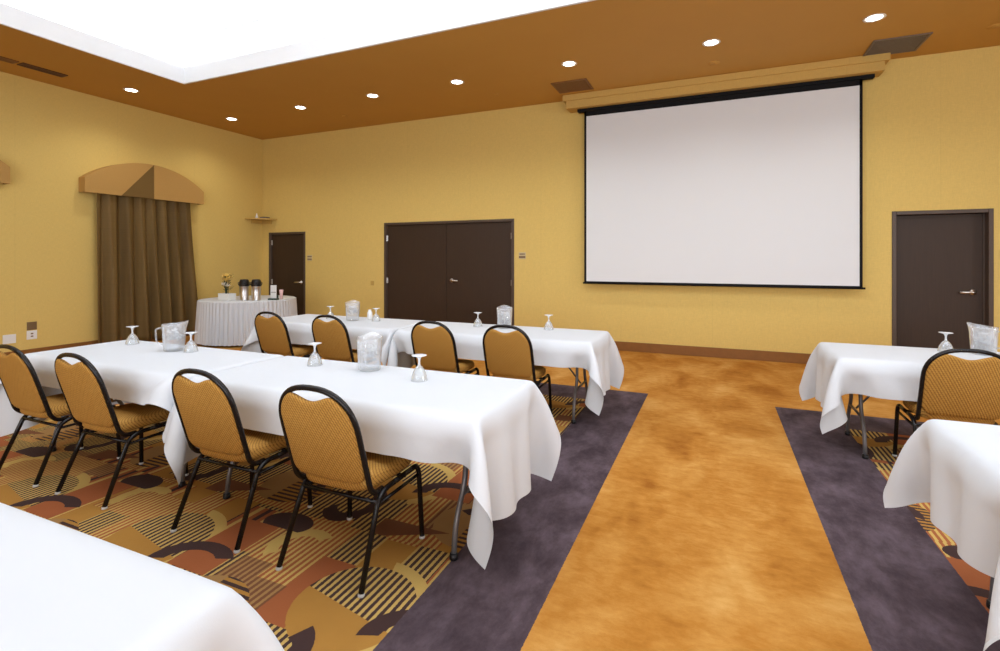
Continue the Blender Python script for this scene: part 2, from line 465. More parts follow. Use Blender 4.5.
# ------------------------------------------------------------------ ceiling fittings
def downlight(x, y):
    root = empty('recessed_downlight', (x, y, ZC))
    bm = BM(); lathe(bm, [(.078, 0), (.105, -.001), (.107, -.006), (.1, -.009), (.08, -.006), (.078, 0), (.072, .03)], 32)
    mesh_obj('trim_ring', bm, M['lampring'], root, True)
    bm = BM(); lathe(bm, [(0, -.004), (.05, -.006), (.078, -.003), (.078, .0)], 32)
    mesh_obj('lamp_lens', bm, M['lamp'], root, True)
    return root
M['lampring'] = simple('lamp_ring_paint', (.85, .8, .7, 1), .4, var=.02)
LP = [(1.62, 6.76), (-.05, 6.74), (-1.85, 6.70), (-3.60, 6.72), (-5.18, 6.74), (-6.76, 6.76), (-8.53, 6.80), (-8.53, 5.0)]
LBL = ['recessed ceiling downlight nearest the right-hand grey vent', 'recessed ceiling downlight above the middle of the projection screen',
       'recessed ceiling downlight beside the brown vent left of the screen', 'recessed ceiling downlight above the right leaf of the double door',
       'recessed ceiling downlight above the left part of the double door', 'recessed ceiling downlight between the double door and the corner door',
       'recessed ceiling downlight nearest the far left room corner', 'recessed ceiling downlight above the curtained arched valance']
first = None
for (x, y), l in zip(LP, LBL):
    o = downlight(x, y) if first is None else dup(first, (x, y, ZC))
    first = first or o
    tag(o, l, 'ceiling light', 'recessed downlights in the lower ceiling')
def vent(x, y, w, d, frame_m, slat_m, label, ns=11, along='x'):
    root = empty('ceiling_vent', (x, y, ZC)); tag(root, label, 'vent')
    f = min(.03, w*.2, d*.2)
    bm = BM()
    for (a, b, c_, e_) in ((-w/2, w/2, -d/2, -d/2+f), (-w/2, w/2, d/2-f, d/2), (-w/2, -w/2+f, -d/2+f, d/2-f), (w/2-f, w/2, -d/2+f, d/2-f)):
        box(bm, a, b, c_, e_, -.014, -.0005, .002, 1)
    mesh_obj('vent_frame', bm, frame_m, root)
    bm = BM()
    for k in range(ns):
        if along == 'x':
            yy = -d/2+f+(k+.5)*(d-2*f)/ns; box(bm, -w/2+f, w/2-f, yy-(d-2*f)/ns*.36, yy+(d-2*f)/ns*.3, -.009, -.004)
        else:
            xx = -w/2+f+(k+.5)*(w-2*f)/ns; box(bm, xx-(w-2*f)/ns*.36, xx+(w-2*f)/ns*.3, -d/2+f, d/2-f, -.009, -.004)
    mesh_obj('louvre', bm, slat_m, root)
    bm = BM(); box(bm, -w/2+f, w/2-f, -d/2+f, d/2-f, -.003, -.0005); mesh_obj('backing', bm, M['black_plastic'], root)
    return root
vent(2.07, 7.74, .58, .56, M['grille_grey'], M['grille_grey'], 'square dark grey ceiling vent above the right end of the screen')
vent(-2.04, 7.58, .55, .50, M['grille_brown'], M['grille_brown'], 'square brown ceiling vent near the left end of the screen')
vent(-8.76, 3.97, .16, .52, M['grille_dark'], M['grille_dark'], 'reddish brown slot vent in the ceiling at upper left, nearer the corner', 4, 'y')
vent(-8.76, 3.22, .16, .90, M['grille_brown'], M['grille_brown'], 'long brown slot vent in the ceiling cut by the left photo edge', 4, 'y')
for i, (x, y, r) in enumerate([(-.02, 7.46, .07), (2.96, 7.56, .07), (-3.3, 7.5, .05), (-6.4, 7.5, .05)]):
    bm = BM(); lathe(bm, [(0, -.012), (r*.7, -.012), (r*.8, -.006), (r*1.0, -.005), (r*1.05, .004), (0, .004)], 24)
    o = mesh_obj('sprinkler_cap', bm, M['ceil'], smooth=True, loc=(x, y, ZC))
    tag(o, ['round orange painted ceiling cap above the middle of the screen', 'round orange painted ceiling cap above the right door',
            'small round orange ceiling cap left of the brown vent', 'small round orange ceiling cap toward the far left corner'][i], 'sprinkler', 'painted sprinkler caps in the ceiling')
# register on the upper tray wall
for k in range(2):
    root = empty('wall_register', (-7.02+k*.52, TY1+e, 4.92)); tag(root, ('left' if k == 0 else 'right')+' one of two white square air registers in the ceiling tray', 'vent', 'white registers in the ceiling tray')
    bm = BM()
    for (a, b, c_, d) in ((-.22, .22, -.2, -.17), (-.22, .22, .17, .2), (-.22, -.19, -.17, .17), (.19, .22, -.17, .17)): box(bm, a, b, -.015, -.001, c_, d)
    mesh_obj('register_frame', bm, M['white_plastic'], root)
    bm = BM()
    for j in range(9): box(bm, -.19, .19, -.011, -.001, -.165+j*.037, -.145+j*.037)
    mesh_obj('louvre', bm, M['white_plastic'], root)

# ------------------------------------------------------------------ curtain, valances
CY0, CY1 = 4.93, 6.50
def curtain():
    bm = BM(); nU, nV = 220, 26; ztop, zbot = 2.72, .03
    rows = []
    for j in range(nV+1):
        s = j/nV; z = ztop+(zbot-ztop)*s
        y0 = CY0-.02-.0*s; y1 = CY1+.22*s**1.3; row = []
        for i in range(nU+1):
            t = i/nU; amp = .035+.03*min(1, s*1.6)
            ph = t*2*PI*7.5+1.0*math.sin(t*9+1)+.2*math.sin(s*3+t*14)
            x = .085+amp*math.sin(ph)+.010*math.sin(2*ph+1.3)+.006*math.sin(t*61+2)*(1-s*.6)
            y = y0+(y1-y0)*t+.016*math.cos(ph)*s
            row.append(bm.verts.new((XL+x, y, z)))
        rows.append(row)
    for a, b in zip(rows, rows[1:]):
        for i in range(nU): bm.faces.new((a[i], a[i+1], b[i+1], b[i]))
    o = mesh_obj('curtain', bm, M['curtain'], smooth=True)
    md = o.modifiers.new('thick', 'SOLIDIFY'); md.thickness = .004
    tag(o, 'olive brown floor-length curtain hanging in folds below the arched valance', 'curtain')
curtain()
def valance(y0, y1, label):
    root = empty('arched_valance', (XL, (y0+y1)/2, 0)); tag(root, label, 'valance', 'arched valances on the left wall')
    w = (y1-y0)/2; zb, ze, zp = 2.56, 2.80, 3.17; D = .17
    def top(y): # arc through (-w,ze),(0,zp),(w,ze)
        h = zp-ze; R = (w*w+h*h)/(2*h); return math.sqrt(max(0, R*R-y*y))+zp-R
    def pan(y0_, y1_, n=14, diag=None):
        return [(y0_, zb)]+[(y1_, zb)]+[(y1_+(y0_-y1_)*k/n, top(y1_+(y0_-y1_)*k/n)) for k in range(n+1)]
    bm = BM(); outer = pan(-w, w, 30); inner = [(-w+.015, zb)]+[(w-.015, zb)]+[(y*(w-.015)/w, z-.015) for y, z in outer[2:]]
    def strip(bm, o_, i_, d0, d1):
        n = len(o_); V = [[bm.verts.new((d, y, z)) for y, z in L_] for d in (d0, d1) for L_ in (o_, i_)]
        for k in range(1, n):
            k2 = (k+1) % n
            for A_, B_ in ((V[0], V[2]), (V[1], V[3]), (V[0], V[1]), (V[2], V[3])): bm.faces.new((A_[k], A_[k2], B_[k2], B_[k]))
    strip(bm, outer, inner, .0, D-.012); mesh_obj('valance_board', bm, M['valance_gold'], root)
    c = .06*w; bw = .44*w
    # gold panels with a brown triangle between (apex at the top of the arch)
    L = [(-w, zb), (c-bw*1.2, zb), (c, top(c))]+[(c+(-w-c)*k/16, top(c+(-w-c)*k/16)) for k in range(1, 17)]
    bm = BM(); prism(bm, L, D-.012, D, 'x'); mesh_obj('gold_panel', bm, M['valance_gold'], root)
    bm = BM(); prism(bm, [(c-bw*1.2+.004, zb), (c, zb), (c, top(c)-.004)], D-.012, D-.001, 'x'); mesh_obj('brown_panel', bm, M['valance_brown'], root)
    bm = BM(); prism(bm, [(c+.004, zb)]+[(w, zb)]+[(w+(c+.004-w)*k/16, top(w+(c+.004-w)*k/16)) for k in range(17)], D-.012, D+.001, 'x'); mesh_obj('gold_panel', bm, M['valance_gold'], root)
valance(4.72, 6.74, 'arched gold padded valance with brown triangle above the curtain')
valance(1.76, 3.80, 'arched gold valance end cut off by the left photo edge')

# ------------------------------------------------------------------ wall plates, shelf
def wall_plate(name, loc, w, h, mat, label, cat, axis='x', holes=None):
    root = empty(name, loc); tag(root, label, cat)
    bm = BM()
    if axis == 'x': box(bm, 0, .008, -w/2, w/2, -h/2, h/2, .003, 2)
    else: box(bm, -w/2, w/2, -.008, 0, -h/2, h/2, .003, 2)
    mesh_obj('cover_plate', bm, mat, root)
    bm = BM()
    for (dy, dz, a, b) in holes or []:
        if axis == 'x': box(bm, .007, .011, dy-a/2, dy+a/2, dz-b/2, dz+b/2, .001, 1)
        else: box(bm, dy-a/2, dy+a/2, -.011, -.007, dz-b/2, dz+b/2, .001, 1)
    if holes: mesh_obj('socket_face' if axis == 'x' else 'printed_stripe', bm, M['plate_dark'], root)
    else: bm.free()
wall_plate('outlet_plate', (XL, 4.12, .49), .12, .12, M['plate_dark'], 'dark brown wall outlet directly above a white one', 'outlet', holes=[(0, 0, .04, .07)])
wall_plate('outlet_plate', (XL, 4.12, .355), .125, .13, M['white_plastic'], 'white wall outlet directly under the dark outlet', 'outlet', holes=[(0, .02, .03, .02), (0, -.02, .03, .02)])
wall_plate('outlet_plate', (XL, 3.86, .33), .15, .13, M['white_plastic'], 'blank white wall plate nearest the left photo edge', 'outlet')
wall_plate('door_sign', (-8.0, YF, 1.51), .13, .12, M['plate'], 'small striped room sign beside the corner door', 'sign', 'y', [(0, .03, .12, .018), (0, -.03, .12, .022)])
wall_plate('door_sign', (-3.13, YF, 1.545), .13, .12, M['plate'], 'small striped room sign right of the double door', 'sign', 'y', [(0, .03, .10, .02), (0, -.022, .12, .035)])
wall_plate('door_sign', (3.345, YF, 1.55), .13, .12, M['plate'], 'small striped room sign right of the single door', 'sign', 'y', [(0, .03, .12, .02), (0, -.022, .12, .035)])
wall_plate('wall_cover_plate', (-6.36, YF, 1.00), .08, .09, M['tan'], 'tan wall plate left of the double door', 'wall plate', 'y')
# corner shelf
bm = BM(); n = 12
pts = [(XL, YF), (XL+.46, YF)]+[(XL+.46*math.cos(a), YF-.46*math.sin(a)) for a in [PI/2*k/n for k in range(1, n)]]+[(XL, YF-.46)]
prism(bm, pts, 2.35, 2.375, 'z')
box(bm, XL, XL+.02, YF-.3, YF-.001, 2.27, 2.35); box(bm, XL+.02, XL+.3, YF-.02, YF-.001, 2.27, 2.35)
tag(mesh_obj('corner_shelf', bm, M['tan']), 'small pale corner shelf mounted high beside the corner door', 'shelf')
bm = BM(); lathe(bm, [(0, 0), (.028, 0), (.03, .05), (.012, .075), (.012, .11), (0, .11)], 16)
tag(mesh_obj('small_bottle', bm, M['white_plastic'], smooth=True, loc=(XL+.12, YF-.25, 2.376)), 'small white bottle standing on the corner shelf', 'bottle')
root = empty('small_speaker', (XL+.26, YF-.16, 2.376)); tag(root, 'low grey device lying on the corner shelf', 'device')
bm = BM(); box(bm, -.09, .09, -.06, .06, 0, .035, .008, 2); mesh_obj('device_body', bm, M['grille_grey'], root)
bm = BM(); lathe(bm, [(0, .0365), (.02, .0365), (.02, .035)], 14); mesh_obj('dial', bm, M['chrome'], root)

# ------------------------------------------------------------------ tablecloth relaxation
def drape(x0, x1, y0, y1, oe, os_, seed, sep_lo=None, sep_hi=None, oe_l=None, steps=330):
    """hang a linen sheet over a table top by relaxing a spring grid under gravity"""
    rng = np.random.RandomState(seed)
    dx = (x1-x0)/round((x1-x0)/.034); dy = (y1-y0)/round((y1-y0)/.034)
    oe_l = oe if oe_l is None else oe_l
    ml, mr, ms = round(oe_l/dx), round(oe/dx), round(os_/dy)
    nx = round((x1-x0)/dx)+1+ml+mr; ny = round((y1-y0)/dy)+1+2*ms
    gx = x0-ml*dx+np.arange(nx)*dx; gy = y0-ms*dy+np.arange(ny)*dy
    P = np.zeros((nx, ny, 3)); P[..., 0] = gx[:, None]; P[..., 1] = gy[None, :]; P[..., 2] = TH
    pin = ((P[..., 0] > x0-1e-4) & (P[..., 0] < x1+1e-4) & (P[..., 1] > y0-1e-4) & (P[..., 1] < y1+1e-4))
    edge = pin & ((np.abs(P[..., 0]-x0) < 1e-4) | (np.abs(P[..., 0]-x1) < 1e-4) | (np.abs(P[..., 1]-y0) < 1e-4) | (np.abs(P[..., 1]-y1) < 1e-4))
    P[edge, 2] -= .004
    w = (~pin).astype(float)
    free = ~pin
    P[..., 2] -= np.where(free, .02, 0); P[free] += rng.normal(0, .003, (free.sum(), 3))
    # low-frequency sideways breath so folds fall irregularly
    Q = P.copy(); g = -9.8*(1/60)**2
    sets = []
    def add(di, dj, L, k):
        idx = np.array([(i, j) for i in range(nx) for j in range(ny) if 0 <= i+di < nx and 0 <= j+dj < ny])
        a, b = max(abs(di), 1), max(abs(dj), 1)
        col = (idx[:, 0]//a) % 2 if di else (idx[:, 1]//b) % 2
        for c in (0, 1):
            s = idx[col == c]; A = s[:, 0]*ny+s[:, 1]; B = (s[:, 0]+di)*ny+s[:, 1]+dj
            keep = (w.ravel()[A]+w.ravel()[B]) > 0
            sets.append((A[keep], B[keep], L, k))
    add(1, 0, dx, 1.); add(0, 1, dy, 1.); D = math.hypot(dx, dy); add(1, 1, D, .35); add(1, -1, D, .35)
    add(2, 0, 2*dx, .25); add(0, 2, 2*dy, .25); add(4, 0, 4*dx, .10); add(0, 4, 4*dy, .10)
    wf = w.ravel()
    for st in range(steps):
        V = (P-Q)*.965; Q = P.copy(); V[..., 2] += g
        n_ = np.linalg.norm(V, axis=2, keepdims=True); V *= np.minimum(1, .05/np.maximum(n_, 1e-9))
        P = P+V*w[..., None]
        for it in range(10):
            F = P.reshape(-1, 3)
            for A, B, L, k in sets:
                d = F[B]-F[A]; l = np.linalg.norm(d, axis=1); wa, wb = wf[A], wf[B]
                c = (k*(l-L)/np.maximum(l, 1e-9)/(wa+wb))[:, None]*d
                F[A] += c*wa[:, None]; F[B] -= c*wb[:, None]
            P = F.reshape(nx, ny, 3)
        # table body
        m_ = .006
        ins = free & (P[..., 0] > x0-m_) & (P[..., 0] < x1+m_) & (P[..., 1] > y0-m_) & (P[..., 1] < y1+m_) & (P[..., 2] < TH) & (P[..., 2] > TH-.09)
        if ins.any():
            dl = np.stack([P[..., 0]-(x0-m_), (x1+m_)-P[..., 0], P[..., 1]-(y0-m_), (y1+m_)-P[..., 1]], -1)
            am = dl.argmin(-1)
            for q, (ax, val) in enumerate(((0, x0-m_), (0, x1+m_), (1, y0-m_), (1, y1+m_))):
                mk = ins & (am == q); P[mk, ax] = val
        P[..., 2] = np.maximum(P[..., 2], .02)
        if sep_lo is not None: P[..., 0] = np.where(free, np.maximum(P[..., 0], sep_lo), P[..., 0])
        if sep_hi is not None: P[..., 0] = np.where(free, np.minimum(P[..., 0], sep_hi), P[..., 0])
    return P
def cloth_obj(P, label, shift=(0, 0)):
    nx, ny = P.shape[:2]
    ox, oy = P[..., 0].mean(), P[..., 1].mean()
    verts = [(x-ox, y-oy, z) for x, y, z in P.reshape(-1, 3)]
    faces = [(i*ny+j, (i+1)*ny+j, (i+1)*ny+j+1, i*ny+j+1) for i in range(nx-1) for j in range(ny-1)]
    me = bpy.data.meshes.new('tablecloth'); me.from_pydata(verts, [], faces); me.materials.append(M['cloth'])
    for p in me.polygons: p.use_smooth = True
    o = bpy.data.objects.new('tablecloth', me); COL.objects.link(o); o.location = (ox+shift[0], oy+shift[1], 0)
    md = o.modifiers.new('s', 'SUBSURF'); md.boundary_smooth = 'PRESERVE_CORNERS'; md.levels = 1; md.render_levels = 1
    tag(o, label, 'tablecloth', 'white tablecloths on the long tables')
    return o

# ------------------------------------------------------------------ folding table
def folding_table(L, W):
    root = empty('folding_table', (0, 0, 0))
    bm = BM(); box(bm, -L/2+.012, L/2-.012, -W/2+.012, W/2-.012, TH-.042, TH-.012, .006, 2); mesh_obj('tabletop', bm, M['table_top'], root)
    for s in (-1, 1):
        x = s*(L/2-.19)
        for q in (-1, 1):
            bm = BM()
            tube(bm, fillet([(x, q*(W/2-.11), .012), (x, q*(W/2-.13), .18), (x-s*.0, q*(W/2-.24), .34), (x, q*(W/2-.25), TH-.042)], .09), .014, 10)
            lg = mesh_obj('leg', bm, M['leg_grey'], root, True)
            bm = BM(); lathe(bm, [(0, 0), (.02, 0), (.022, .006), (.02, .03), (.014, .032)], 14, (x, q*(W/2-.11), 0)); mesh_obj('foot_cap', bm, M['black_plastic'], lg, True)
        bm = BM(); tube(bm, [(x, -(W/2-.20), .28), (x, (W/2-.20), .28)], .010, 8)
        mesh_obj('stretcher', bm, M['leg_grey'], root, True)
        bm = BM(); tube(bm, [(x, -(W/2-.245), .62), (x, (W/2-.245), .62)], .010, 8)
        mesh_obj('stretcher', bm, M['leg_grey'], root, True)
        bm = BM(); tube(bm, [(x, 0, .30), (x-s*.35, 0, TH-.045)], .008, 8); mesh_obj('brace', bm, M['leg_grey'], root, True)
    return root
rows = [  # x0, x1, y0, y1, end overhang right, left, separators, labels
 (-3.00, -1.01, 2.09, 2.87, .53, .50, (-3.03, None), 'middle row beside the centre aisle', 'white tablecloth on the middle-row table beside the centre aisle'),
 (-4.92, -3.04, 2.09, 2.87, .26, .55, (None, -3.032), 'middle row toward the curtain wall', 'white tablecloth on the middle-row table toward the curtain wall'),
 (-3.04, -1.00, 4.34, 5.12, .50, .44, (-3.075, None), 'far row beside the centre aisle', 'white tablecloth on the far-row table beside the centre aisle'),
 (-4.99, -3.09, 4.34, 5.12, .26, .50, (None, -3.077), 'far row toward the round table', 'white tablecloth on the far-row table toward the round table'),
 (.84, 2.75, 4.42, 5.20, .46, .46, (None, None), 'in front of the single door', 'white tablecloth on the table in front of the single door'),
 (.90, 2.81, 2.12, 2.92, .38, .38, (None, None), 'cut by the right photo edge', 'white tablecloth on the near table cut by the right photo edge'),
 (-2.90, -1.00, .03, .80, .45, .45, (None, None), 'at the lower left photo corner', 'white tablecloth filling the lower left photo corner'),
]
tab0 = None
for i, (x0, x1, y0, y1, oe, ol, sep, tl, cl) in enumerate(rows):
    tb = folding_table(x1-x0, y1-y0-.01); tb.location = ((x0+x1)/2, (y0+y1)/2, 0)
    tag(tb, 'grey-legged folding table under white cloth, '+tl, 'table', 'long folding tables')
    cloth_obj(drape(x0, x1, y0, y1, oe, (.24, .20, .25, .25, .27, .27, .27)[i], 11+i*3, sep[0], sep[1], ol), cl)

# ------------------------------------------------------------------ chair (faces +Y, origin between its feet)
def chair():
    root = empty('banquet_chair', (0, 0, 0)); R = .0135; H2 = .224
    def lean(z):     # y of the back plane at height z
        return -.155-(z-.42)*.30
    # back arch
    pts = []
    for s in (1,):
        a = [(H2-.012, -.055, .392), (H2-.006, -.12, .395), (H2, lean(.43), .43), (H2, lean(.55), .55), (H2, lean(.66), .66)]
    rt = fillet(a, .045)
    n = 22; zc_, rz_ = .70, .212
    arc = []
    for k in range(n+1):
        th = PI*k/n; ex = .82
        cx = math.copysign(abs(math.cos(th))**ex, math.cos(th))*H2; z = zc_+rz_*math.sin(th)**ex
        arc.append(Vector((cx, lean(z), z)))
    left = [Vector((-p.x, p.y, p.z)) for p in rt][::-1]
    bm = BM(); tube(bm, rt+arc+left, R, 12); mesh_obj('back_frame', bm, M['black_metal'], root, True)
    # backrest pad: outline inside the arch with the hand-hold scoop at the top
    ni = 44; W = H2-R*.6; zb = .452
    def ztop(x):
        q = min(1, abs(x)/W)
        z = zc_+(rz_-R*.8)*(max(0, 1-q**(2/.82)))**(.82/2)
        d = abs(x)
        if d < .12:
            s = .5+.5*math.cos(PI*d/.12); z -= .05*s**.6
        return z
    def zbot(x):
        q = abs(x)/W; r = .3
        return zb+(.07*(1-math.sqrt(max(0, 1-((q-(1-r))/r)**2))) if q > 1-r else 0)
    nj = 22; bm = BM(); fr, bk = [], []
    for i in range(ni+1):
        x = -W+2*W*i/ni; x = max(-W, min(W, W*math.sin(PI/2*(x/W)*1.0))) if True else x
        a, b = zbot(x), ztop(x)
        cf, cb = [], []
        for j in range(nj+1):
            s = .5-.5*math.cos(PI*j/nj); z = a+(b-a)*s
            ed = min(1, (W-abs(x))/.035, (z-a)/.03 if b > a else 0, (b-z)/.03) if b-a > .001 else 0
            ed = math.sqrt(max(0, 1-(1-max(0, ed))**2))
            y = lean(z); crv = -.018*(1-(x/W)**2)
            cf.append(bm.verts.new((x, y+.004+.022*ed+crv, z))); cb.append(bm.verts.new((x, y-.004-.012*ed+crv, z)))
        fr.append(cf); bk.append(cb)
    for G in (fr, bk):
        for i in range(ni):
            for j in range(nj): bm.faces.new((G[i][j], G[i+1][j], G[i+1][j+1], G[i][j+1]))
    for i in range(ni):
        bm.faces.new((fr[i][0], bk[i][0], bk[i+1][0], fr[i+1][0])); bm.faces.new((fr[i][nj], fr[i+1][nj], bk[i+1][nj], bk[i][nj]))
    for i in (0, ni):
        for j in range(nj): bm.faces.new((fr[i][j], fr[i][j+1], bk[i][j+1], bk[i][j]))
    mesh_obj('backrest', bm, M['uph'], root, True)
    # seat cushion, rounded square with domed top
    bm = BM(); n1 = 40; prof = [(.0, .405), (.90, .405), (.97, .41), (1.0, .425), (1.0, .447), (.985, .462), (.94, .473), (.85, .481), (.6, .487), (.3, .489), (0, .490)]
    rings = []
    for r, z in prof:
        if r == 0: rings.append([bm.verts.new((0, .045, z))]); continue
        rg = []
        for k in range(n1):
            a = 2*PI*k/n1; ex = .42
            cx = math.copysign(abs(math.cos(a))**ex, math.cos(a)); cy = math.copysign(abs(math.sin(a))**ex, math.sin(a))
            wx = .218-.012*(1-cy)/2*0-.018*max(0, -cy)
            rg.append(bm.verts.new((cx*wx*r, .045+cy*.222*r, z-(.012*max(0, cy*r-.7)/.3 if z > .44 else 0))))
        rings.append(rg)
    for a, b in zip(rings, rings[1:]):
        for k in range(n1):
            k2 = (k+1) % n1
            if len(a) == 1: bm.faces.new((a[0], b[k], b[k2]))
            elif len(b) == 1: bm.faces.new((a[k], a[k2], b[0]))
            else: bm.faces.new((a[k], a[k2], b[k2], b[k]))
    mesh_obj('seat', bm, M['uph'], root, True)
    for s in (-1, 1):
        x = s*.227
        # rear leg: foot, up to the rail bend
        bm = BM(); tube(bm, fillet([(s*.245, -.25, .012), (x, -.105, .365), (x, -.04, .392), (x, .02, .393)], .05), R, 12); lr = mesh_obj('leg', bm, M['black_metal'], root, True)
        bm = BM(); tube(bm, [(x, .02, .393), (x, .17, .397)], R, 12); mesh_obj('seat_rail', bm, M['black_metal'], root, True)
        bm = BM(); tube(bm, fillet([(x, .17, .397), (x, .222, .40), (x*1.01, .245, .36), (s*.243, .255, .012)], .03), R, 12); lf = mesh_obj('leg', bm, M['black_metal'], root, True)
        for lg, p in ((lr, (s*.245, -.25)), (lf, (s*.243, .255))):
            bm = BM(); lathe(bm, [(0, 0), (.014, 0), (.016, .004), (.015, .012), (.013, .014)], 14, (p[0], p[1], 0)); mesh_obj('glide', bm, M['glide'], lg, True)
        bm = BM(); tube(bm, [(x, -.116, .338), (x, .244, .345)], .009, 10); mesh_obj('side_brace', bm, M['black_metal'], root, True)
    bm = BM(); tube(bm, [(-.229, -.113, .352), (.229, -.113, .352)], .0095, 10); mesh_obj('rear_crossbar', bm, M['black_metal'], root, True)
    bm = BM(); tube(bm, [(-.228, .12, .385), (.228, .12, .385)], .0095, 10); mesh_obj('seat_support', bm, M['black_metal'], root, True)
    return root
M['glide'] = simple('grey_glide', (.55, .53, .5, 1), .4)
CH = [((-1.69, 2.05), 'gold banquet chair in the middle row, nearest the centre aisle'),
      ((-2.49, 2.07), 'gold banquet chair in the middle row, second from the centre aisle'),
      ((-3.605, 2.07), 'gold banquet chair in the middle row, second from the left'),
      ((-4.35, 2.07), 'gold banquet chair in the middle row cut by the left photo edge'),
      ((-1.68, 4.31), 'gold banquet chair in the far row, nearest the centre aisle'),
      ((-2.42, 4.29), 'gold banquet chair in the far row, second from the centre aisle'),
      ((-3.64, 4.29), 'gold banquet chair in the far row, second from the round table'),
      ((-4.46, 4.29), 'gold banquet chair in the far row, nearest the round table'),
      ((1.49, 4.42), 'gold banquet chair at the table in front of the single door')]
c0 = None
for k, ((x, y), l) in enumerate(CH):
    rz = [0, 0, 0, 0, .0, 0, 0, 0, .0][k]
    if c0 is None: c = c0 = chair(); c.location = (x, y, 0)
    else: c = dup(c0, (x, y, 0), rz)
    tag(c, l, 'chair', 'gold upholstered banquet chairs')

# ------------------------------------------------------------------ glasses and pitchers
def goblet():
    root = empty('water_goblet', (0, 0, 0))
    # upside down: mouth on the cloth, foot in the air
    bm = BM()
    outer = [(.051, 0), (.0495, .01), (.0455, .028), (.039, .048), (.029, .067), (.018, .082), (.009, .090)]
    inner = [(r-.0022, z) for r, z in outer[:-1]]
    lathe(bm, [(0, .0835)]+[(.008, .0825)]+inner[::-1]+outer, 28); mesh_obj('bowl', bm, M['glass'], root, True)
    bm = BM(); lathe(bm, [(.009, .090), (.0065, .098), (.006, .115), (.008, .130), (.016, .141), (.038, .147), (.045, .149), (.045, .151), (.0, .152)], 28)
    mesh_obj('stem', bm, M['stem'], root, True)
    return root
def pitcher():
    root = empty('water_pitcher', (0, 0, 0)); seg = 64; H = .205; root.scale = (1.1, 1.1, 1.03)
    def ring(bm, r, z, flute, spout):
        out = []
        for k in range(seg):
            a = 2*PI*k/seg; rr = r*(1+flute*math.cos(a*16)); lip = max(0, math.cos(a))**6*spout
            out.append(bm.verts.new(((rr+lip*.014)*math.cos(a), rr*math.sin(a), z+lip*.012+max(0, math.cos(a))*spout*.012)))
        return out
    bm = BM()
    prof = [(0, 0, 0, 0), (.058, 0, .0, 0), (.064, .006, .02, 0), (.066, .03, .022, 0), (.071, .12, .022, 0), (.073, .165, .012, .2), (.075, .19, 0, .7), (.077, H, 0, 1), (.074, H, 0, 1), (.071, .165, 0, .2), (.064, .03, 0, 0), (.055, .012, 0, 0), (0, .012, 0, 0)]
    R_ = []
    for r, z, f, s in prof: R_.append([bm.verts.new((0, 0, z))] if r == 0 else ring(bm, r, z, f, s))
    for a, b in zip(R_, R_[1:]):
        for k in range(seg):
            k2 = (k+1) % seg
            if len(a) == 1: bm.faces.new((a[0], b[k2], b[k]))
            elif len(b) == 1: bm.faces.new((a[k], a[k2], b[0]))
            else: bm.faces.new((a[k], a[k2], b[k2], b[k]))
    mesh_obj('jug_body', bm, M['pitcher'], root, True)
    bm = BM(); tube(bm, fillet([(-.072, 0, .18), (-.112, 0, .175), (-.106, 0, .07), (-.068, 0, .055)], .03), .006, 10); mesh_obj('handle', bm, M['pitcher'], root, True)
    bm = BM(); lathe(bm, [(0, .013), (.054, .013), (.062, .03), (.067, .12), (0, .121)], 32); mesh_obj('water', bm, M['water'], root, True)
    rng = random.Random(3); bm = BM()
    for k in range(26):
        a = rng.random()*2*PI; r = rng.random()**.5*.045; z = .095+rng.random()*.06; s = .011
        q = bmesh.ops.create_cube(bm, size=2*s)
        Mx = Matrix.Translation((r*math.cos(a), r*math.sin(a), z)) @ Matrix.Rotation(rng.random()*3, 4, (rng.random(), rng.random(), 1))
        bmesh.ops.transform(bm, verts=q['verts'], matrix=Mx)
    o = mesh_obj('ice_cubes', bm, M['ice'], root); o['kind'] = 'stuff'
    return root
GZ = TH+.001
GB = [(-4.59, 2.70, 'inverted goblet on the middle-row table, farthest left of that row'), (-3.79, 2.66, 'inverted goblet just right of the pitcher near the curtain'),
      (-2.53, 2.66, 'inverted goblet on the middle-row table between two far-row chairs'), (-1.64, 2.58, 'inverted goblet on the middle row nearest the aisle end'),
      (-4.30, 4.78, 'inverted goblet on the far-row table, farthest left of that row'), (-3.64, 4.80, 'inverted goblet on the far-row table at the left edge of the double door'),
      (-2.35, 4.86, 'inverted goblet on the far-row table in front of the double door'), (-1.58, 4.94, 'inverted goblet on the far-row table nearest the aisle'),
      (1.66, 5.00, 'inverted goblet on the table in front of the single door')]
g0 = None
for x, y, l in GB:
    if g0 is None: o = g0 = goblet(); o.location = (x, y, GZ)
    else: o = dup(g0, (x, y, GZ), random.random())
    tag(o, l, 'goblet', 'upside down water goblets')
PT = [(-3.96, 2.64, .9, 'clear fluted water pitcher on the middle-row table in front of the curtain'), (-2.09, 2.69, 2.0, 'clear ice water pitcher on the middle-row table facing the aisle half'),
      (-3.93, 4.74, 2.2, 'clear ice water pitcher on the far-row table left of the double door'), (-2.04, 4.86, 2.0, 'clear ice water pitcher on the far-row table against the double door'),
      (1.88, 4.98, 2.4, 'clear ice water pitcher on the table by the single door')]
p0 = None
for x, y, rz, l in PT:
    if p0 is None: o = p0 = pitcher(); o.location = (x, y, GZ); o.rotation_euler[2] = rz
    else: o = dup(p0, (x, y, GZ), rz)
    tag(o, l, 'pitcher', 'clear water pitchers')
bm = BM(); lathe(bm, [(0, 0), (.03, 0), (.032, .01), (.03, .08), (.018, .1), (.018, .115), (0, .115)], 18)
tag(mesh_obj('small_container', bm, M['white_plastic'], smooth=True, loc=(-3.83, 4.93, GZ)), 'small white container right of the pitcher on the far-row table', 'container')

